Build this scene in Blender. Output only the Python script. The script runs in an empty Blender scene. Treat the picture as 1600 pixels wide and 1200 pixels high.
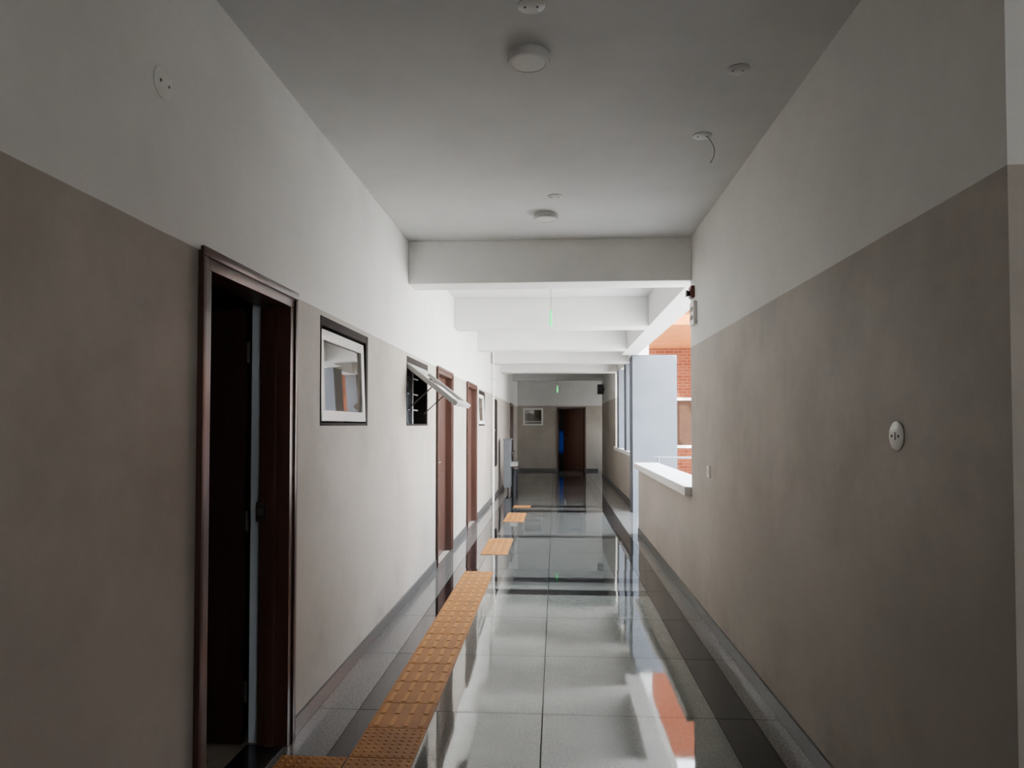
import bpy, bmesh, math, random
from mathutils import Vector, Matrix
random.seed(4)
C = bpy.context.scene.collection
R = math.radians
XL, XR, ZC = -1.27, 1.15, 3.1

# ------------------------------------------------------------------ materials
def newmat(name):
    m = bpy.data.materials.new(name); m.use_nodes = True
    nt = m.node_tree
    return m, nt, nt.nodes['Principled BSDF']
def math_(nt, op, a, b=None, clamp=False):
    n = nt.nodes.new('ShaderNodeMath'); n.operation = op; n.use_clamp = clamp
    for i, v in enumerate((a, b)):
        if v is None: continue
        if isinstance(v, (int, float)): n.inputs[i].default_value = v
        else: nt.links.new(v, n.inputs[i])
    return n.outputs[0]
def mixc(nt, f, a, b, mode='MIX'):
    n = nt.nodes.new('ShaderNodeMix'); n.data_type = 'RGBA'; n.blend_type = mode
    for sock, v in ((n.inputs[0], f), (n.inputs[6], a), (n.inputs[7], b)):
        if isinstance(v, (int, float)): sock.default_value = v
        elif isinstance(v, tuple): sock.default_value = (*v, 1)
        else: nt.links.new(v, sock)
    return n.outputs[2]
def noise(nt, scale, detail=3, vec=None, rough=0.5):
    n = nt.nodes.new('ShaderNodeTexNoise'); n.inputs['Scale'].default_value = scale
    n.inputs['Detail'].default_value = detail; n.inputs['Roughness'].default_value = rough
    if vec is not None: nt.links.new(vec, n.inputs['Vector'])
    return n.outputs[0]
def ramp(nt, f, lo, hi):
    n = nt.nodes.new('ShaderNodeMapRange'); nt.links.new(f, n.inputs[0])
    n.inputs[1].default_value = lo; n.inputs[2].default_value = hi
    return n.outputs[0]
def pos(nt):
    g = nt.nodes.new('ShaderNodeNewGeometry')
    s = nt.nodes.new('ShaderNodeSeparateXYZ'); nt.links.new(g.outputs['Position'], s.inputs[0])
    return g.outputs['Position'], s.outputs[0], s.outputs[1], s.outputs[2]
def bump(nt, p, h, strength, dist=0.01, base=None):
    b = nt.nodes.new('ShaderNodeBump'); b.inputs['Strength'].default_value = strength
    b.inputs['Distance'].default_value = dist
    if base is not None: nt.links.new(base, b.inputs['Normal'])
    nt.links.new(h, b.inputs['Height']); nt.links.new(b.outputs[0], p.inputs['Normal'])

def simple(name, col, rough=0.5, metal=0.0, var=0.12, scale=12, spec=0.5, emit=None, es=0):
    m, nt, p = newmat(name)
    P, x, y, z = pos(nt)
    n = noise(nt, scale, 4, P)
    c = mixc(nt, ramp(nt, n, 0.3, 0.7), tuple(v*(1-var) for v in col), tuple(min(1, v*(1+var)) for v in col))
    nt.links.new(c, p.inputs['Base Color'])
    p.inputs['Roughness'].default_value = rough; p.inputs['Metallic'].default_value = metal
    p.inputs['Specular IOR Level'].default_value = spec
    if emit:
        p.inputs['Emission Color'].default_value = (*emit, 1); p.inputs['Emission Strength'].default_value = es
    return m

WHITE = (0.73, 0.725, 0.70); BEIGE = (0.41, 0.37, 0.322)
def paint(name, zline, lower=BEIGE, upper=WHITE):
    m, nt, p = newmat(name)
    P, x, y, z = pos(nt)
    big = ramp(nt, noise(nt, 1.3, 6, P, 0.65), 0.35, 0.68)
    fine = ramp(nt, noise(nt, 9, 5, P, 0.6), 0.3, 0.75)
    lo = mixc(nt, big, tuple(v*0.80 for v in lower), tuple(v*1.10 for v in lower))
    lo = mixc(nt, math_(nt, 'MULTIPLY', fine, 0.2), lo, (0.28, 0.255, 0.235))
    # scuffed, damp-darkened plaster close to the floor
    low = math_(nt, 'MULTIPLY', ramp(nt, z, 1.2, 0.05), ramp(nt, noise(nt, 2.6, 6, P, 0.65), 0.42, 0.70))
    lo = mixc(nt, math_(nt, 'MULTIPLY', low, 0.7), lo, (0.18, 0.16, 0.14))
    up = mixc(nt, big, tuple(v*0.88 for v in upper), upper)
    wob = math_(nt, 'MULTIPLY', math_(nt, 'SUBTRACT', noise(nt, 3, 2, P), 0.5), 0.006)
    f = math_(nt, 'GREATER_THAN', math_(nt, 'ADD', z, wob), zline)
    nt.links.new(mixc(nt, f, lo, up), p.inputs['Base Color'])
    p.inputs['Roughness'].default_value = 0.6
    p.inputs['Specular IOR Level'].default_value = 0.25
    bump(nt, p, noise(nt, 4, 6, P, 0.6), 0.3, 0.008)
    return m
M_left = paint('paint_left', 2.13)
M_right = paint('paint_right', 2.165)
M_ceil = paint('paint_ceiling', -5, upper=(0.66, 0.655, 0.64))
M_beam_lit = paint('paint_beam_near_lit', -5, upper=(0.93, 0.925, 0.90))  # paler copy of the beam paint, brighter light on the nearest beam painted in
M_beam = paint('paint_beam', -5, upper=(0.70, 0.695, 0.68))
M_plaster = paint('paint_reveal', -5, upper=(0.50, 0.56, 0.63))
M_col = simple('column_paint', (0.115, 0.126, 0.147), 0.8, var=0.06, scale=3, spec=.1)
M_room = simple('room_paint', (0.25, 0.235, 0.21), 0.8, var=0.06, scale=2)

def floor_mat():
    m, nt, p = newmat('granite_floor')
    P, x, y, z = pos(nt)
    def rect(v, a, b): return math_(nt, 'MULTIPLY', math_(nt, 'GREATER_THAN', v, a), math_(nt, 'LESS_THAN', v, b))
    sp = ramp(nt, noise(nt, 75, 4, P, 0.85), 0.36, 0.66)
    sp2 = ramp(nt, noise(nt, 4, 6, P, .7), 0.35, 0.65)
    pale = mixc(nt, sp, (0.095, 0.102, 0.090), (0.22, 0.23, 0.205))
    pale = mixc(nt, math_(nt, 'MULTIPLY', sp2, 0.5), pale, (0.10, 0.107, 0.094))
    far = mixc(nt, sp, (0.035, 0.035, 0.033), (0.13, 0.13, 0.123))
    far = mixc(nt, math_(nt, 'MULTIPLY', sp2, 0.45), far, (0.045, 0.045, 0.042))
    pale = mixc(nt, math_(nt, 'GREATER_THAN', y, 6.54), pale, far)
    edge = mixc(nt, sp, (0.07, 0.068, 0.065), (0.18, 0.177, 0.168))
    blk = mixc(nt, sp, (0.004, 0.004, 0.005), (0.012, 0.012, 0.013))
    cen = rect(x, -0.80, 0.82)
    # per-slab shade and a hair of tilt, so mirror images break at the joints
    ty = math_(nt, 'FLOOR', math_(nt, 'DIVIDE', math_(nt, 'SUBTRACT', y, 3.64), 0.905))
    tx = math_(nt, 'ADD', math_(nt, 'GREATER_THAN', x, -0.07), math_(nt, 'ADD', math_(nt, 'GREATER_THAN', x, 0.82), math_(nt, 'GREATER_THAN', x, -0.80)))
    cv = nt.nodes.new('ShaderNodeCombineXYZ'); nt.links.new(tx, cv.inputs[0]); nt.links.new(ty, cv.inputs[1])
    wn = nt.nodes.new('ShaderNodeTexWhiteNoise'); wn.noise_dimensions = '3D'; nt.links.new(cv.outputs[0], wn.inputs['Vector'])
    shade = ramp(nt, wn.outputs['Value'], 0, 1)
    pale = mixc(nt, math_(nt, 'MULTIPLY', shade, 0.3), pale, (0.07, 0.075, 0.066))
    col = mixc(nt, cen, edge, pale)
    lng = math_(nt, 'ADD', rect(x, 0.82, 1.01), rect(x, -1.04, -0.80))
    cr = None
    for a, b in ((6.18, 6.38), (6.68, 6.88), (9.3, 9.5), (12.05, 12.35), (12.75, 13.05), (15.4, 15.65), (17.6, 17.85), (20.3, 20.5)):
        r = rect(y, a, b); cr = r if cr is None else math_(nt, 'ADD', cr, r)
    cr = math_(nt, 'MULTIPLY', cr, rect(x, -1.04, 1.01))
    bl = math_(nt, 'MAXIMUM', lng, cr, True)
    col = mixc(nt, bl, col, blk)
    jy = math_(nt, 'LESS_THAN', math_(nt, 'PINGPONG', math_(nt, 'SUBTRACT', y, 3.64), 0.4525), 0.003)
    jx = math_(nt, 'LESS_THAN', math_(nt, 'ABSOLUTE', math_(nt, 'ADD', x, 0.07)), 0.003)
    je = None
    for v in (-1.04, -0.80, 0.82, 1.01):
        q = math_(nt, 'LESS_THAN', math_(nt, 'ABSOLUTE', math_(nt, 'SUBTRACT', x, v)), 0.0018)
        je = q if je is None else math_(nt, 'ADD', je, q)
    j = math_(nt, 'ADD', math_(nt, 'MULTIPLY', jx, cen), je, True)
    j = math_(nt, 'MAXIMUM', j, jy, True)
    col = mixc(nt, math_(nt, 'MULTIPLY', j, 0.9), col, (0.015, 0.015, 0.015))
    nt.links.new(col, p.inputs['Base Color'])
    ro = math_(nt, 'ADD', math_(nt, 'MULTIPLY', ramp(nt, noise(nt, 6, 6, P, 0.75), 0.42, 0.75), 0.06), 0.025)
    ro = math_(nt, 'ADD', ro, math_(nt, 'MULTIPLY', j, 0.5))
    nt.links.new(ro, p.inputs['Roughness'])
    sl = math_(nt, 'SUBTRACT', 0.5, math_(nt, 'MULTIPLY', j, 0.45))
    sl = math_(nt, 'SUBTRACT', sl, math_(nt, 'MULTIPLY', sp, 0.14))
    sl = math_(nt, 'SUBTRACT', sl, math_(nt, 'MULTIPLY', bl, 0.14), True)
    nt.links.new(sl, p.inputs['Specular IOR Level'])
    p.inputs['IOR'].default_value = 1.62
    vs = nt.nodes.new('ShaderNodeVectorMath'); vs.operation = 'SUBTRACT'; nt.links.new(wn.outputs['Color'], vs.inputs[0]); vs.inputs[1].default_value = (.5, .5, .5)
    vm = nt.nodes.new('ShaderNodeVectorMath'); vm.operation = 'MULTIPLY'; nt.links.new(vs.outputs[0], vm.inputs[0]); vm.inputs[1].default_value = (.010, .010, 0)
    g = nt.nodes.new('ShaderNodeNewGeometry')
    va = nt.nodes.new('ShaderNodeVectorMath'); va.operation = 'ADD'; nt.links.new(vm.outputs[0], va.inputs[0]); nt.links.new(g.outputs['Normal'], va.inputs[1])
    vn = nt.nodes.new('ShaderNodeVectorMath'); vn.operation = 'NORMALIZE'; nt.links.new(va.outputs[0], vn.inputs[0])
    bump(nt, p, noise(nt, 3.5, 2, P), 0.08, 0.006, vn.outputs[0])
    return m
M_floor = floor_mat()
def granite(name, a, b, rough=0.25):
    m, nt, p = newmat(name); P, *_ = pos(nt)
    nt.links.new(mixc(nt, ramp(nt, noise(nt, 90, 3, P, 0.8), 0.35, 0.7), a, b), p.inputs['Base Color'])
    p.inputs['Roughness'].default_value = rough
    return m
M_skirt = granite('skirting_granite', (0.035, 0.035, 0.033), (0.085, 0.083, 0.08), .3)
M_cap = granite('cap_stone', (0.78, 0.78, 0.76), (0.92, 0.92, 0.90), 0.35)
M_black = granite('black_granite', (0.012, 0.012, 0.013), (0.03, 0.03, 0.03), 0.1)

def wood(name, a, b, rough=0.3, spec=.4):
    m, nt, p = newmat(name)
    tc = nt.nodes.new('ShaderNodeNewGeometry')
    mp = nt.nodes.new('ShaderNodeMapping'); nt.links.new(tc.outputs['Position'], mp.inputs[0])
    mp.inputs['Scale'].default_value = (22, 22, 1.2)
    n = noise(nt, 1.2, 4, mp.outputs[0], 0.5)
    nt.links.new(mixc(nt, ramp(nt, n, 0.3, 0.72), a, b), p.inputs['Base Color'])
    p.inputs['Roughness'].default_value = rough
    p.inputs['Specular IOR Level'].default_value = spec
    return m
M_wood = wood('frame_wood', (0.052, 0.024, 0.018), (0.076, 0.034, 0.024), 0.3, .45)
M_leaf = wood('leaf_wood', (0.020, 0.009, 0.007), (0.030, 0.012, 0.010), 0.5, .2)
M_dwood = wood('window_wood', (0.014, 0.010, 0.009), (0.022, 0.016, 0.014), 0.7, .1)
M_sash = simple('white_sash', (0.70, 0.69, 0.665), 0.35, var=0.05)
M_gsash = simple('grey_white_sash', (0.42, 0.42, 0.41), 0.4, var=0.08)
M_glass, _nt, _p = newmat('window_glass')
_p.inputs['Base Color'].default_value = (0.10, 0.082, 0.062, 1); _p.inputs['Roughness'].default_value = 0.02; _p.inputs['IOR'].default_value = 1.6
_P, *_ = pos(_nt); bump(_nt, _p, noise(_nt, 3, 1, _P), 0.03, 0.005)
M_fixed = simple('inner_glass', (0.10, 0.12, 0.15), 0.15, var=0.1)
M_steel = simple('steel', (0.50, 0.51, 0.52), 0.32, 0.9, 0.05)
M_rail = simple('rail_steel', (0.16, 0.16, 0.165), 0.4, 0.6, 0.05)
M_csteel = simple('cooler_steel', (0.11, 0.115, 0.125), 0.5, 0.2, 0.05)
M_dsteel = simple('dark_steel', (0.08, 0.072, 0.065), 0.4, 0.7, 0.1)
M_plastic = simple('white_plastic', (0.58, 0.575, 0.555), 0.4, var=0.03)
M_diff = simple('diffuser', (0.72, 0.71, 0.68), 0.35, var=0.02)
M_hole = simple('dark_hole', (0.03, 0.03, 0.03), 0.7)
M_grey = simple('grey_slot', (0.20, 0.19, 0.18), 0.6)
M_blackp = simple('black_plastic', (0.02, 0.02, 0.022), 0.4)
M_redp = simple('red_plastic', (0.12, 0.03, 0.025), 0.45)
M_wire = simple('wire_white', (0.55, 0.54, 0.5), 0.5)
M_green = simple('green_bulb', (0.01, 0.35, 0.12), 0.3, emit=(0.0, 1.0, 0.22), es=2)
M_pipe = simple('pipe_paint', (0.72, 0.71, 0.68), 0.45, var=0.04)
M_pave = simple('courtyard_paving', (0.62, 0.58, 0.52), 0.8, var=0.1, scale=1.5)
M_terra = simple('terracotta_soffit', (0.36, 0.12, 0.032), 0.8, var=0.15, scale=3, spec=.1)
def tactile():
    m, nt, p = newmat('tactile_orange'); P, x, y, z = pos(nt)
    n = ramp(nt, noise(nt, 5, 5, P, 0.7), 0.3, 0.7)
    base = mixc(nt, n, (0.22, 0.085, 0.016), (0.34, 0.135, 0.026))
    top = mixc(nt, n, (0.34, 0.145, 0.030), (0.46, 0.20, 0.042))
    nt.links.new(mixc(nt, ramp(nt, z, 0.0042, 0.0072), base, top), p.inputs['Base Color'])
    p.inputs['Roughness'].default_value = 0.55
    p.inputs['Specular IOR Level'].default_value = 0.3
    return m
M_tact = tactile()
m_, nt_, p_ = newmat('blue_glint_sheet'); M_glint = m_
p_.inputs['Base Color'].default_value = (0.01, 0.04, 0.14, 1); p_.inputs['Roughness'].default_value = .6
tr = nt_.nodes.new('ShaderNodeBsdfTranslucent'); tr.inputs[0].default_value = (0.02, 0.07, 0.20, 1)
ad = nt_.nodes.new('ShaderNodeMixShader'); ad.inputs[0].default_value = .55
nt_.links.new(p_.outputs[0], ad.inputs[1]); nt_.links.new(tr.outputs[0], ad.inputs[2])
nt_.links.new(ad.outputs[0], nt_.nodes['Material Output'].inputs[0])
def brick():
    m, nt, p = newmat('red_brick'); P, x, y, z = pos(nt)
    c = nt.nodes.new('ShaderNodeCombineXYZ')
    nt.links.new(math_(nt, 'ADD', x, y), c.inputs[0]); nt.links.new(z, c.inputs[1])
    b = nt.nodes.new('ShaderNodeTexBrick'); nt.links.new(c.outputs[0], b.inputs[0])
    b.inputs['Color1'].default_value = (0.095, 0.024, 0.011, 1); b.inputs['Color2'].default_value = (0.135, 0.036, 0.017, 1)
    b.inputs['Mortar'].default_value = (0.17, 0.075, 0.045, 1); b.inputs['Scale'].default_value = 1
    b.inputs['Brick Width'].default_value = 0.23; b.inputs['Row Height'].default_value = 0.08; b.inputs['Mortar Size'].default_value = 0.006
    nt.links.new(b.outputs[0], p.inputs['Base Color']); p.inputs['Roughness'].default_value = 0.9
    p.inputs['Specular IOR Level'].default_value = .1
    return m
M_brick = brick()

# ------------------------------------------------------------------ mesh helpers
def wloc(o):
    v = Vector((0, 0, 0))
    while o is not None: v += o.location; o = o.parent
    return v
class MB:
    def __init__(s): s.bm = bmesh.new()
    def box(s, x0, x1, y0, y1, z0, z1, bev=0.0, mat=None):
        r = bmesh.ops.create_cube(s.bm, size=1)
        vs = r['verts']
        for v in vs:
            v.co = Vector((x0+(v.co.x+.5)*(x1-x0), y0+(v.co.y+.5)*(y1-y0), z0+(v.co.z+.5)*(z1-z0)))
        if mat is not None:
            for v in vs: v.co = mat @ v.co
        if bev:
            es = list({e for v in vs for e in v.link_edges})
            bmesh.ops.bevel(s.bm, geom=es, offset=bev, segments=2, profile=0.6, affect='EDGES')
        return s
    def tube(s, pts, r, n=10):
        pts = [Vector(p) for p in pts]; rings = []
        for i, p in enumerate(pts):
            d = (pts[min(i+1, len(pts)-1)]-pts[max(i-1, 0)]).normalized()
            a = Vector((0, 0, 1)) if abs(d.z) < .9 else Vector((1, 0, 0))
            u = d.cross(a).normalized(); w = d.cross(u)
            rings.append([s.bm.verts.new(p+(u*math.cos(2*math.pi*k/n)+w*math.sin(2*math.pi*k/n))*r) for k in range(n)])
        for a, b in zip(rings, rings[1:]):
            for k in range(n): s.bm.faces.new((a[k], a[(k+1) % n], b[(k+1) % n], b[k]))
        s.bm.faces.new(rings[0][::-1]); s.bm.faces.new(rings[-1])
        return s
    def lathe(s, prof, c, axis, n=40):
        # prof: (radius, distance along axis)
        ax = Vector(axis).normalized(); c = Vector(c)
        a = Vector((0, 0, 1)) if abs(ax.z) < .9 else Vector((1, 0, 0))
        u = ax.cross(a).normalized(); w = ax.cross(u); rings = []
        for r, h in prof:
            if r == 0: rings.append([s.bm.verts.new(c+ax*h)])
            else: rings.append([s.bm.verts.new(c+ax*h+(u*math.cos(2*math.pi*k/n)+w*math.sin(2*math.pi*k/n))*r) for k in range(n)])
        for a, b in zip(rings, rings[1:]):
            for k in range(n):
                k2 = (k+1) % n
                if len(a) == 1: s.bm.faces.new((a[0], b[k2], b[k]))
                elif len(b) == 1: s.bm.faces.new((a[k], a[k2], b[0]))
                else: s.bm.faces.new((a[k], a[k2], b[k2], b[k]))
        return s
    def build(s, name, mat, parent=None, smooth=False, origin=None):
        bm = s.bm
        bmesh.ops.recalc_face_normals(bm, faces=bm.faces)
        off = wloc(parent) if parent else (Vector(origin) if origin is not None else Vector((0, 0, 0)))
        for v in bm.verts: v.co -= off
        me = bpy.data.meshes.new(name); bm.to_mesh(me); bm.free()
        me.materials.append(mat)
        if smooth:
            for f in me.polygons: f.use_smooth = True
            me.set_sharp_from_angle(angle=R(35))
        o = bpy.data.objects.new(name, me); C.objects.link(o)
        if parent: o.parent = parent
        else: o.location = off
        return o
def tag(o, label, cat, group=None, kind=None):
    o['label'] = label; o['category'] = cat
    if group: o['group'] = group
    if kind: o['kind'] = kind
    return o
def empty(name, loc, label, cat, group=None, kind=None):
    o = bpy.data.objects.new(name, None); C.objects.link(o); o.location = loc; o.empty_display_size = .1
    return tag(o, label, cat, group, kind)
def S(name, mb, mat, label, cat):
    return tag(mb.build(name, mat), label, cat, kind='structure')

# ------------------------------------------------------------------ walls
def wall_y(x0, x1, y0, y1, z1, ops):
    m = MB(); y = y0
    for a, b, c, d in sorted(ops):
        if a > y: m.box(x0, x1, y, a, 0, z1)
        if c > 0: m.box(x0, x1, a, b, 0, c)
        if d < z1: m.box(x0, x1, a, b, d, z1)
        y = b
    m.box(x0, x1, y, y1, 0, z1)
    return m
D1 = (2.375, 3.26); D2 = (7.30, 8.38); D3 = (9.80, 10.95); D4 = (19.3, 20.5)
DT = 2.13
W1 = (3.66, 4.60); W2 = (5.83, 6.80); W3 = (11.4, 12.37)
WZ = (1.50, 2.10)
PAN = (13.95, 14.6)
ops = [(D[0]+.03, D[1]-.03, 0, DT-.03) for D in (D1, D2, D3, D4)] + [(w[0], w[1], *WZ) for w in (W1, W2, W3)]
S('wall_left', wall_y(XL-.18, XL, -4, 23, ZC, ops), M_left, 'long left corridor wall, beige below and white above', 'wall')
S('wall_right', MB().box(XR, XR+.25, 1.82, 5.95, 0, ZC), M_right, 'near right corridor wall with beige lower paint', 'wall')
XF = 1.42
m = MB().box(XF, XF+.2, 16.5, 21.2, 0, ZC).box(XF, XF+.2, 12.62, 16.5, 0, .93)
S('wall_right_far', m, M_right, 'far right wall and low parapet past the grey column', 'wall')
m = MB().box(XF+.2, 3.2, 21.0, 21.2, 0, ZC).box(3.0, 3.2, 21.2, 23, 0, .95).box(3.0, 3.2, 21.2, 23, 2.0, ZC).box(3.0, 3.2, 21.2, 21.9, .95, 2.0)  # invented recess with an opening, added to brighten the end wall
S('wall_added_recess', m, M_right, 'walls of an added recess that lets daylight onto the end wall', 'wall')
S('wall_parapet', MB().box(XR, XR+.22, 5.95, 9.72, 0, .90), M_right, 'low beige parapet wall below the pale stone cap', 'parapet')
# unseen lobby around and behind the camera, added to hold back daylight
m = MB().box(XL-.18, 3.0, -4.2, -4, 0, ZC).box(4.3, 5, -4.2, -4, 0, ZC).box(3.0, 4.3, -4.2, -4, 0, 1.25).box(3.0, 4.3, -4.2, -4, 2.3, ZC)
m.box(5, 5.2, -4.2, 2.07, 0, ZC).box(XR+.25, 5, 1.87, 2.07, 0, ZC)
S('wall_unseen_lobby', m, M_right, 'unseen lobby walls added to hold back daylight behind the camera', 'wall')
S('trim_1', MB().box(XR-.06, XR+.28, 5.952, 9.78, .905, .985, .008), M_cap, 'pale stone cap on the nearer parapet', 'parapet cap')
S('trim_2', MB().box(XF-.05, XF+.25, 12.63, 16.49, .93, 1.01, .008), M_cap, 'pale stone cap on the farther parapet', 'parapet cap')
# end wall with door and window
EY = 23.0
m = MB()
m.box(-1.45, -1.09, EY, EY+.2, 0, ZC).box(-1.09, -.40, EY, EY+.2, 0, 1.5).box(-1.09, -.40, EY, EY+.2, 2.1, ZC)
m.box(-.40, .06, EY, EY+.2, 0, ZC).box(.06, .98, EY, EY+.2, 2.10, ZC).box(.98, 3.2, EY, EY+.2, 0, ZC)
S('wall_end', m, M_right, 'end wall of the corridor facing the camera', 'wall')
m = MB().box(-1.6, .16, 26, 26.1, 0, 3.1).box(.36, 1.8, 26, 26.1, 0, 3.1).box(.16, .36, 26, 26.1, 1.3, 3.1).box(.16, .36, 26, 26.1, 0, .5)
m.box(-1.7, -1.6, EY+.2, 26.1, 0, 3.1).box(1.8, 1.9, EY+.2, 26.1, 0, 3.1).box(-1.7, 1.9, EY+.2, 26.1, 3.1, 3.2)
S('wall_end_room', m, M_room, 'dim room behind the far door', 'wall')
m = MB()
for k in range(10): m.box(.14+k*.024, .165+k*.024, 25.95+.01*(k % 2), 25.965+.01*(k % 2), .42, 1.38)
tag(m.build('glint_sheet', M_glint, None, False, (.25, 25.96, .45)), 'added blue sheet making blue glints in the far door gap', 'glint_sheet')  # translucent sheet added over the wall slot to tint its daylight blue
# rooms on the left
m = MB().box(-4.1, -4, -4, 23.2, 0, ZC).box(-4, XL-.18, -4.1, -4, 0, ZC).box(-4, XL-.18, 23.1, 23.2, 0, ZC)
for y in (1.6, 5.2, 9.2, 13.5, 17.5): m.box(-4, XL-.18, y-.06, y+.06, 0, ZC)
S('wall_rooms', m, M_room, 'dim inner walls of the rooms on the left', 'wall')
S('ceiling', MB().box(-4.1, XF+.2, -4.2, 23.2, ZC, ZC+.18).box(XF+.2, 5.2, -4.2, 2.07, ZC, ZC+.18).box(XF+.2, 3.3, 21, 23.2, ZC, ZC+.18), M_ceil, 'flat white painted corridor ceiling', 'ceiling')
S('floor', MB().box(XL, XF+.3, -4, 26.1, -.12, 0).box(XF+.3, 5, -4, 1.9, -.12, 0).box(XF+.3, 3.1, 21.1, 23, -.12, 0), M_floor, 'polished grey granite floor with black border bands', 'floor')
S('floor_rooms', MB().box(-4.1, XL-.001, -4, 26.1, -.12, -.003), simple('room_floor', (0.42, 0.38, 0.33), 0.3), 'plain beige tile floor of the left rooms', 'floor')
# beams
beams = [(5.9, 6.2), (8.6, 8.95), (11.2, 11.5), (13.6, 13.9), (15.9, 16.3), (20.6, 20.9)]
words = ['nearest white ceiling beam across the corridor', 'second white ceiling beam, behind the green bulb', 'third white ceiling beam across the corridor', 'fourth white ceiling beam across the corridor', 'fifth ceiling beam where the corridor turns dark', 'dim ceiling beam just before the end wall']
for i, (a, b) in enumerate(beams):
    zb = 2.73 if i < 5 else 2.85
    x1 = XR if i in (0, 1, 2) else XF
    S('trim_%d' % (i+3), MB().box(XL, x1, a, b, zb, ZC, .006), M_beam_lit if i == 0 else M_beam, words[i], 'beam')
S('trim_9', MB().box(XR, XR+.27, 5.951, 12.09, 2.73, ZC, .004), M_beam, 'long white edge beam above the open right side', 'beam')
S('trim_10', MB().box(XF, XF+.2, 12.10, 16.499, 2.73, ZC, .004), M_beam, 'white edge beam above the farther parapet', 'beam')
S('trim_11', MB().box(1.34, 2.10, 12.12, 12.62, -.1, 2.73), M_col, 'wide blue grey column beside the open bay', 'column')
S('trim_12', MB().box(XF-.03, XF+.20, 13.75, 14.15, 1.01, 2.73, .01), M_col, 'first narrow blue grey column on the farther parapet', 'column')
S('trim_15', MB().box(XF-.03, XF+.20, 15.35, 15.75, 1.01, 2.73, .01), M_col, 'second narrow blue grey column, nearest the far wall', 'column')
# skirting
def skirt(name, side, x, segs, label):
    m = MB()
    for a, b in segs:
        if side < 0: m.box(x, x+.014, a, b, 0, .085, .003)
        else: m.box(x-.014, x, a, b, 0, .085, .003)
    S(name, m, M_skirt, label, 'skirting')
skirt('baseboard_left', -1, XL, [(-4, D1[0]-.014), (D1[1]+.014, D2[0]-.014), (D2[1]+.014, D3[0]-.014), (D3[1]+.014, D4[0]-.014), (D4[1]+.014, 23)], 'dark grey granite skirting along the left wall')
skirt('baseboard_right', 1, XR, [(1.82, 9.72)], 'dark grey granite skirting along the near right wall')
skirt('baseboard_far', 1, XF, [(12.63, 21.2)], 'dark grey granite skirting along the far right wall')
m = MB().box(-1.25, .03, EY-.014, EY, 0, .085, .003).box(1.01, XF-.02, EY-.014, EY, 0, .085, .003)
S('baseboard_end', m, M_skirt, 'dark grey granite skirting along the end wall', 'skirting')
S('trim_13', MB().box(XL-.18, XL-.001, D1[0]+.06, D1[1]-.06, -.002, .004), M_black, 'black granite sill under the nearest open door', 'door sill')
S('trim_14', MB().box(XL-.181, XL-.131, D1[1]-.038, D1[1]-.0295, .004, DT-.03), M_plaster, 'pale plaster edge strip beside the open door frame', 'trim')

# ------------------------------------------------------------------ doors on the left wall
def door_left(n, D, label, leaf='closed'):
    a, b = D; t = .065; xf = XL+.018
    root = empty('door_%d' % n, (XL, (a+b)/2, 0), label, 'door', kind='structure')
    m = MB()
    m.box(XL-.13, xf, a, a+t, 0, DT-t, .006).box(XL-.13, xf, b-t, b, 0, DT-t, .006).box(XL-.13, xf, a, b, DT-t, DT, .006)
    m.box(xf-.004, xf+.010, a-.012, a+.022, 0, DT-.024, .004).box(xf-.004, xf+.010, b-.022, b+.012, 0, DT-.024, .004)
    m.box(xf-.004, xf+.010, a-.012, b+.012, DT-.022, DT+.012, .004)
    m.box(XL-.09, XL-.05, a+t, a+t+.012, 0, DT-t, .002).box(XL-.09, XL-.05, b-t-.012, b-t, 0, DT-t, .002)
    fr = m.build('door_frame', M_wood, root, True)
    if leaf == 'open':
        pl = MB().box(XL-.135, XL-.085, b-t-.018, b-t-.011, 1.05, 1.14, .001).box(XL-.128, XL-.10, b-t-.030, b-t-.018, 1.075, 1.115, .002)
        pl.build('strike_plate', M_dsteel, fr)['label'] = 'dark metal strike plate'
        m = MB()
        m.box(XL-1.0, XL-.20, b-.075, b-.035, .01, DT-t-.01, .003)
        for x0, x1 in ((XL-.93, XL-.63), (XL-.57, XL-.27)):
            for z0, z1 in ((.15, .95), (1.1, 1.95)): m.box(x0, x1, b-.083, b-.07, z0, z1, .006)
        lf = m.build('door_leaf', M_leaf, root, True)
        h = MB()
        for z in (.25, 1.05, 1.85): h.tube([(XL-.192, b-.055, z-.05), (XL-.192, b-.055, z+.05)], .009)
        h.build('hinge', M_dsteel, lf, True)
    else:
        m = MB().box(XL-.10, XL-.06, a+t+.002, b-t-.002, .01, DT-t-.004, .003)
        for z0, z1 in ((.15, .95), (1.1, 1.95)): m.box(XL-.062, XL-.052, a+t+.12, b-t-.12, z0, z1, .004)
        lf = m.build('door_leaf', M_wood, root, True)
        h = MB().box(XL-.062, XL-.048, a+t+.045, a+t+.085, .98, 1.18, .003)
        h.tube([(XL-.05, a+t+.065, 1.10), (XL+.0, a+t+.065, 1.10), (XL+.005, a+t+.17, 1.10)], .009)
        h.build('door_handle', M_steel, lf, True)
        h = MB().box(XL-.062, XL-.040, a+t+.02, a+t+.22, 1.38, 1.42, .002).tube([(XL-.035, a+t+.03, 1.40), (XL-.035, a+t+.24, 1.40)], .007)
        h.build('bolt', M_steel, lf, True)
    return root
door_left(1, D1, 'nearest brown wooden door on the left, standing open', 'open')
door_left(2, D2, 'brown door beyond the propped open window')
door_left(3, D3, 'brown door with steel handle, third along left wall')
door_left(4, D4, 'dim brown door on left wall past the water cooler')
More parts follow.
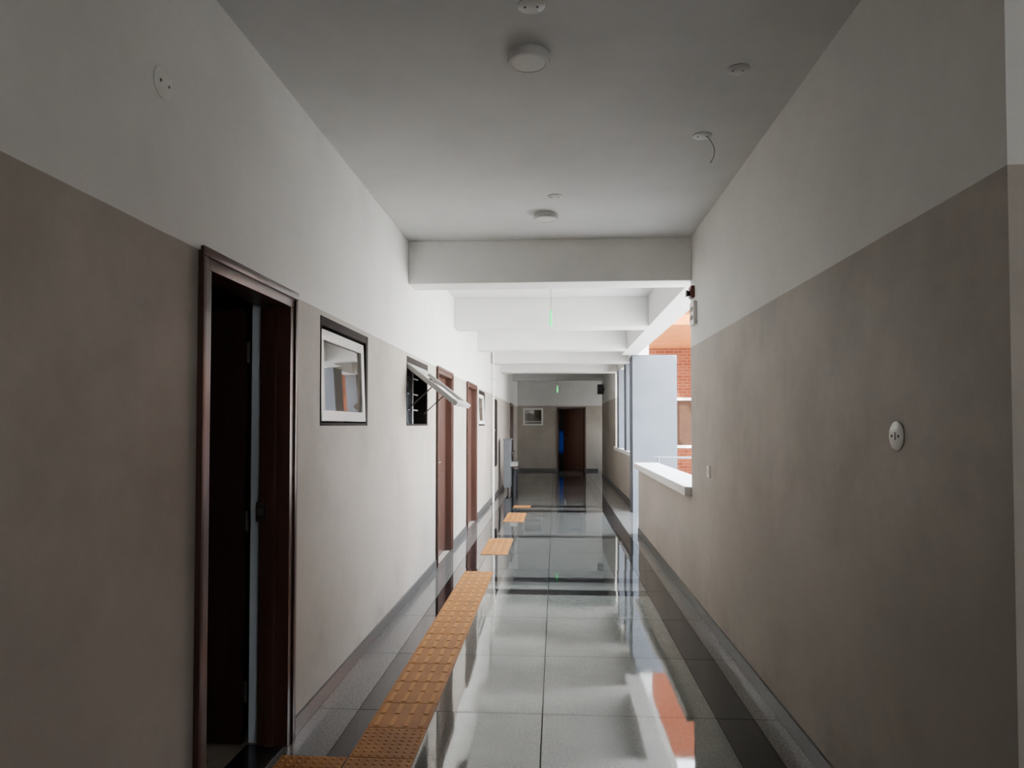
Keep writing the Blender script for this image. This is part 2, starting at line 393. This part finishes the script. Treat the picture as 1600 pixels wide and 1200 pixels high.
# far end door, leaf ajar into the room
root = empty('door_5', (.52, EY, 0), 'brown door ajar in the end wall', 'door', kind='structure')
m = MB().box(.04, .10, EY-.02, EY+.1, 0, 2.12, .005).box(.94, 1.0, EY-.02, EY+.1, 0, 2.12, .005).box(.04, 1.0, EY-.02, EY+.1, 2.06, 2.12, .005)
m.build('door_frame', M_wood, root)
ang = R(-38); mt = Matrix.Translation((.935, EY+.06, 0)) @ Matrix.Rotation(ang, 4, 'Z')
m = MB().box(-.83, 0, -.02, .02, .01, 2.05, .003, mat=mt)
for z0, z1 in ((.15, .95), (1.1, 1.95)): m.box(-.70, -.13, -.03, -.018, z0, z1, .004, mat=mt)
lf = m.build('door_leaf', wood('far_leaf_wood', (0.12, 0.05, 0.036), (0.16, 0.07, 0.05)), root)
MB().box(-.78, -.74, -.034, -.02, .98, 1.16, .002, mat=mt).box(-.77, -.66, -.07, -.055, 1.06, 1.08, .002, mat=mt).build('door_handle', M_steel, lf)

# ------------------------------------------------------------------ windows on the left wall
def window_left(n, W, tilt, label, grille=False):
    a, b = W; z0, z1 = WZ; t = .05
    root = empty('window_%d' % n, (XL, (a+b)/2, z0), label, 'window', kind='structure')
    m = MB()
    m.box(XL-.15, XL+.004, a, a+.012, z0, z1, .002).box(XL-.15, XL+.004, b-t, b, z0, z1, .003)
    m.box(XL-.15, XL+.004, a+.012, b-t, z1-t, z1, .003).box(XL-.15, XL+.004, a+.012, b-t, z0, z0+.018, .003)
    m.build('window_frame', M_dwood, root, True)
    if grille:
        g = MB().box(XL-.10, XL-.06, (a+b)/2+.05, (a+b)/2+.09, z0+.02, z1-t, .003)
        for k in range(1, 4):
            z = z0+k*(z1-z0)/4
            g.tube([(XL-.09, a+.012, z), (XL-.09, b-t, z)], .007)
        g.build('grille', simple('grille_paint', (.30, .30, .31), .5), root)
        MB().box(XL-.135, XL-.125, a+.012, b-t, z0+.018, z1-t).build('fixed_pane', M_fixed, root)
    # sash hung from the top rail
    hx, hz = XL-.03, z1-t-.014; L = hz-z0-.025; s = .06; th = .04
    ya, yb = a+.016, b-t-.012
    if tilt > 20: hx = XL-.02; L += .06
    mt = Matrix.Translation((hx, 0, hz)) @ Matrix.Rotation(-R(tilt), 4, 'Y')
    m = MB()
    m.box(-th/2, th/2, ya, yb, -s, 0, .004, mat=mt).box(-th/2, th/2, ya, yb, -L, -L+s, .004, mat=mt)
    m.box(-th/2, th/2, ya, ya+s, -L+s-.004, -s+.004, .004, mat=mt).box(-th/2, th/2, yb-s, yb, -L+s-.004, -s+.004, .004, mat=mt)
    sa = m.build('sash', M_gsash if tilt > 20 else M_sash, root, True)
    MB().box(-.004, .004, ya+s-.005, yb-s+.005, -L+s-.005, -s+.005, mat=mt).build('pane', M_glass, sa)
    if tilt > 20:
        e = mt @ Vector((0, 0, -L*.55)); g = MB()
        for y in (ya+.008, yb-.008): g.tube([(XL-.02, y, hz-.02-L*.7), (e.x, y, e.z)], .006)
        g.build('stay', M_dsteel, root)
    return root
window_left(1, W1, 2, 'nearest white framed window in dark wood surround, nearly shut')
window_left(2, W2, 52, 'white framed window propped wide open into the corridor', True)
window_left(3, W3, 2, 'small white window farther along the left wall')
root = empty('window_4', (-.745, EY, 1.5), 'small white framed window in the end wall', 'window', kind='structure')
m = MB().box(-1.08, -.41, EY-.01, EY+.06, 1.51, 1.57, .004).box(-1.08, -.41, EY-.01, EY+.06, 2.03, 2.09, .004)
m.box(-1.08, -1.02, EY-.01, EY+.06, 1.57, 2.03, .004).box(-.47, -.41, EY-.01, EY+.06, 1.57, 2.03, .004).box(-1.02, -.47, EY-.005, EY+.05, 1.62, 1.65)
m.build('window_frame', M_sash, root)
MB().box(-1.04, -.45, EY+.02, EY+.03, 1.55, 2.05).build('pane', M_glass, root)

# ------------------------------------------------------------------ ceiling fittings
def ceil_light(x, y, label):
    t = empty('ceiling_light', (x, y, ZC-.04), label, 'ceiling light', 'round ceiling lights')
    MB().lathe([(0, 0), (.088, 0), (.092, .006), (.092, .034), (.088, .040), (.074, .041), (.070, .036), (0, .034)], (x, y, ZC), (0, 0, -1)).build('housing', M_plastic, t, True)
    MB().lathe([(0, .033), (.071, .033), (.071, .038), (.05, .040), (0, .041)], (x, y, ZC), (0, 0, -1)).build('diffuser', M_diff, t, True)
ceil_light(-.113, 2.94, 'larger looking round white ceiling light nearest the camera')
ceil_light(-.07, 5.2, 'round white ceiling light just before the nearest beam')
M_faint = simple('painted_plate', (0.62, 0.615, 0.60), 0.5, var=0.02)
def cover(c, ax, label, group, r=.053, mat=None):
    t = empty('ceiling_cover_plate' if ax[2] else 'wall_cover_plate', c, label, 'cover plate', group)
    MB().lathe([(0, 0), (r, 0), (r, .003), (r*.9, .006), (0, .007)], c, ax, 32).build('plate', mat or M_plastic, t, True)
    u = Vector((0, 1, 0)) if ax[0] else Vector((1, 0, 0))
    for s in (-1, 1):
        p = Vector(c)+u*s*r*.45
        MB().lathe([(0, .0065), (.0045, .0065), (.0045, .0085), (.003, .0095), (0, .009)], p, ax, 12).build('screw', M_grey if mat else M_dsteel, t, True)
    return t
cover((-.09, 2.59, ZC), (0, 0, -1), 'flat round cover plate at the top edge of the ceiling', 'ceiling cover plates')
cover((0, 4.79, ZC), (0, 0, -1), 'flat round cover plate just in front of the farther ceiling light', 'ceiling cover plates')
cover((.82, 3.12, ZC), (0, 0, -1), 'faint round cover plate on the right side of the ceiling', 'ceiling cover plates', .05, M_faint)
cover((.81, 3.83, ZC), (0, 0, -1), 'round ceiling plate with a loose wire hanging from it', 'ceiling cover plates')
cover((XL, 2.14, 2.61), (1, 0, 0), 'round white plate high on the left wall', 'wall cover plates', .053, M_diff)
t = cover((XR, 2.41, 1.465), (-1, 0, 0), 'round white plate with small slots on the near right wall', 'wall cover plates', .05, M_diff)
MB().box(XR-.0085, XR-.0065, 2.407, 2.413, 1.452, 1.478).build('slot', M_grey, t)
pts = [(.83+.035*math.sin(k/11*math.pi*.9)+.01, 3.83-.01*k/11, ZC-.008-.15*(k/11)) for k in range(12)]
w = MB().tube(pts, .003, 8).build('hanging_wire', M_wire, None, True, (.83, 3.83, 2.94)); tag(w, 'thin loose wire dangling from the ceiling plate', 'wire')
t = empty('wall_switch', (XR, 5.28, 1.11), 'small white switch low on the near right wall', 'switch')
MB().box(XR-.008, XR, 5.235, 5.325, 1.112, 1.198, .003).build('plate', M_diff, t)
MB().box(XR-.012, XR-.007, 5.265, 5.295, 1.135, 1.175, .002).build('rocker', M_diff, t)
t = empty('switch_box', (XR, 5.75, 2.33), 'white switch box below the red sounder', 'switch box')
MB().box(XR-.03, XR, 5.68, 5.84, 2.33, 2.52, .006).build('box', M_diff, t)
for z in (2.37, 2.44): MB().box(XR-.035, XR-.028, 5.71, 5.81, z, z+.035, .002).build('rocker', M_grey, t)
t = empty('alarm_sounder', (XR, 5.80, 2.56), 'dark red alarm sounder at the end of the right wall', 'alarm')
MB().box(XR-.035, XR, 5.76, 5.86, 2.56, 2.66, .008).build('body', M_redp, t)
MB().lathe([(0, 0), (.02, 0), (.03, .025), (.031, .028), (.018, .025), (0, .02)], (XR-.035, 5.81, 2.60), (-1, 0, 0), 20).build('horn', M_blackp, t, True)

# hanging green bulbs
def bulb(x, y, z, label):
    t = empty('hanging_bulb', (x, y, z), label, 'hanging bulb', 'green hanging bulbs')
    MB().tube([(x, y, z+.17), (x+.004, y, z+.28), (x, y, ZC)], .004, 6).build('wire', simple('green_wire', (.16, .22, .12), .5), t)
    MB().lathe([(0, .0), (.012, .0), (.013, .02), (.008, .03), (0, .032)], (x, y, z+.15), (0, 0, 1), 16).build('socket', M_green, t, True)
    MB().lathe([(0, 0), (.009, .004), (.017, .03), (.018, .08), (.014, .13), (.010, .155), (0, .155)], (x, y, z), (0, 0, 1), 16).build('bulb', M_green, t, True)
bulb(-.05, 7.4, 2.56, 'green bulb hanging on a wire behind the nearest beam')
bulb(.05, 18, 2.36, 'green bulb hanging in the dim far end')
t = empty('wall_speaker', (XF, 20.2, 2.42), 'black box speaker high on far right wall', 'speaker')
MB().box(XF-.20, XF-.03, 20.1, 20.3, 2.42, 2.70, .012).build('cabinet', M_blackp, t)
MB().box(XF-.03, XF, 20.17, 20.23, 2.52, 2.60, .003).build('bracket', M_dsteel, t)
t = empty('wall_pipe', (XL+.04, 13.6, 0), 'white pipe running up the left wall', 'pipe')
MB().tube([(XL+.045, 13.57, .001), (XL+.045, 13.57, 3.09)], .025, 14).build('pipe', M_pipe, t, True)
for z in (.4, 1.4, 2.4): MB().box(XL, XL+.08, 13.55, 13.59, z, z+.02, .002).build('clamp', M_steel, t)
t = empty('wall_cabinet', (XL, sum(PAN)/2, .66), 'tall dark wall cabinet just past the white pipe', 'cabinet')
MB().box(XL, XL+.035, PAN[0], PAN[1], .66, 2.05, .005).build('body', M_dwood, t)
MB().box(XL+.035, XL+.042, PAN[0]+.03, PAN[1]-.03, .70, 2.01, .003).build('door', M_dwood, t)

# water cooler
cx, cy = XL+.12, 15.3; cw = .15
t = empty('water_cooler', (cx+.1, cy+.25, 0), 'stainless steel water cooler against the left wall', 'water cooler')
MB().box(cx, cx+cw, cy, cy+.5, .12, 1.18, .01).build('cabinet', M_csteel, t)
MB().box(cx-.01, cx+cw+.02, cy-.01, cy+.51, 1.18, 1.21, .005).build('lid', M_csteel, t)
x0 = cx+cw; x1 = x0+.16
m = MB().box(x0, x1, cy+.02, cy+.48, .60, .62, .002)
m.box(x0, x1, cy+.02, cy+.035, .62, .68).box(x0, x1, cy+.465, cy+.48, .62, .68).box(x1-.015, x1, cy+.035, cy+.465, .62, .68)
m.build('drip_tray', M_steel, t)
for y in (cy+.13, cy+.36):
    MB().tube([(x0, y, .88), (x0+.07, y, .88), (x0+.07, y, .83)], .011).box(x0+.06, x0+.08, y-.006, y+.006, .89, .93).build('tap', M_dsteel, t)
for x in (cx+.03, cx+cw-.03):
    for y in (cy+.04, cy+.46): MB().tube([(x, y, .001), (x, y, .13)], .018).build('leg', M_dsteel, t)
bx, by = XL+.30, cy+.80
t2 = empty('dustbin', (bx, by, 0), 'small black bin on the floor just behind the cooler', 'bin')
MB().lathe([(0, .001), (.09, .001), (.12, .50), (.125, .51), (.115, .51), (.085, .02), (0, .02)], (bx, by, 0), (0, 0, 1), 28).build('bucket', M_blackp, t2, True)
MB().lathe([(.126, .505), (.132, .51), (.126, .525), (.118, .52), (.126, .505)], (bx, by, 0), (0, 0, 1), 28).build('rim', M_dsteel, t2, True)

# ------------------------------------------------------------------ tactile tiles
def tile(x, y, kind, label, group=None, w=.30, l=.304):
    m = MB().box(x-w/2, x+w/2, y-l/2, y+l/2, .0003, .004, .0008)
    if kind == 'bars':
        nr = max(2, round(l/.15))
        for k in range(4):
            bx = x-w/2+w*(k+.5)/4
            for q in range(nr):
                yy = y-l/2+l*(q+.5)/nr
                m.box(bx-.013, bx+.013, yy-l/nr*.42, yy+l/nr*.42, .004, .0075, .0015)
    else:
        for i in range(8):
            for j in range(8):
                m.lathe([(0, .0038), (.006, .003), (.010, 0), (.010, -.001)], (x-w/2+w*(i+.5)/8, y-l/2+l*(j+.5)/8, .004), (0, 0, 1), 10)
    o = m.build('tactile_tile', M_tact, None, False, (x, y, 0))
    return tag(o, label, 'tactile tile', group)
TX = -.785
first = None
for k in range(12):
    y = 3.575+k*.308
    if first is None:
        first = tile(TX, y, 'bars', 'ribbed orange floor tile within the continuous guiding strip', 'ribbed tiles of the guiding strip')
    else:
        o = first.copy(); C.objects.link(o); o.location = (TX, y, 0)
tile(TX, 3.267, 'dots', 'orange studded tile at the near end of the ribbed strip')
tile(TX, 2.958, 'dots', 'orange studded tile at the bottom edge below the strip end')
tile(TX-.306, 2.958, 'dots', 'orange studded tile turning left toward the open door')
tile(-.72, 8.62, 'bars', 'first separate orange tile slab past the dark cross band', None, .32, 1.15)
tile(-.66, 11.35, 'bars', 'orange tile slab just before the far cross band', None, .32, 1.1)
tile(-.62, 12.85, 'bars', 'farthest orange tile, beyond the far cross band', None, .32, .3)

# ------------------------------------------------------------------ outside
S('floor_courtyard', MB().box(XF+.3, 40, 2.1, 60, -.3, -.1).box(-10, 40, -25, -4.25, -.3, -.1), M_pave, 'pale sunlit paving outside the open side', 'ground')
t = empty('steel_railing', (1.9, 9.9, -.1), 'steel handrail outside the end of the parapet', 'railing')
MB().tube([(1.40, 9.9, 1.05), (3.6, 9.9, 1.05)], .014).build('top_rail', M_rail, t, True)
MB().tube([(1.40, 9.9, .55), (3.6, 9.9, .55)], .012).build('middle_rail', M_rail, t, True)
for x in (1.45, 2.15, 2.85, 3.55): MB().tube([(x, 9.9, -.1), (x, 9.9, 1.05)], .014).build('post', M_rail, t, True)
t = empty('brick_building', (5, 18, -.1), 'red brick building seen through the open side', 'building')
m = MB().box(2.3, 3.02, 18, 18.3, -.1, 7).box(3.02, 4.2, 18, 18.3, 2.22, 7).box(3.02, 4.2, 18, 18.3, -.1, .93).box(4.2, 9, 18, 18.3, -.1, 7)
m.build('wall', M_brick, t)
wf = MB().box(3.02, 4.2, 17.96, 18.1, .93, 1.0).box(3.02, 4.2, 17.96, 18.1, 2.15, 2.22).box(3.02, 3.10, 17.96, 18.1, 1.0, 2.15).box(4.12, 4.2, 17.96, 18.1, 1.0, 2.15).box(3.62, 3.66, 17.97, 18.09, 1.0, 2.15).build('window', M_sash, t)
MB().box(3.08, 4.14, 18.03, 18.05, .98, 2.17).build('pane', simple('brown_blind', (0.04, 0.02, 0.012), .7, spec=.1), wf)
MB().box(2.3, 9, 13.8, 18, 3.5, 3.7).build('canopy', M_terra, t)

# ------------------------------------------------------------------ light
w = bpy.data.worlds.new('World'); bpy.context.scene.world = w; w.use_nodes = True
nt = w.node_tree; bg = nt.nodes['Background']
tc = nt.nodes.new('ShaderNodeTexCoord'); sx = nt.nodes.new('ShaderNodeSeparateXYZ'); nt.links.new(tc.outputs['Generated'], sx.inputs[0])
nt.links.new(mixc(nt, ramp(nt, sx.outputs[2], 0.0, 0.8), (0.99, 0.985, 0.97), (0.72, 0.84, 1.0)), bg.inputs[0])
bg.inputs[1].default_value = 27.0
L = bpy.data.lights.new('sun', 'SUN'); L.energy = 42; L.angle = R(0.6); L.color = (1, .94, .85)
so = bpy.data.objects.new('sun', L); C.objects.link(so)
so.rotation_euler = Vector((.55, .45, -.75)).to_track_quat('-Z', 'Y').to_euler()

cam = bpy.data.cameras.new('camera'); co = bpy.data.objects.new('camera', cam); C.objects.link(co)
cam.sensor_width = 36; cam.lens = 24.3; cam.clip_end = 200; cam.shift_y = .0231
co.location = (0, 0, 1.5); co.rotation_euler = (R(90+1.5), 0, R(3.6))
bpy.context.scene.camera = co
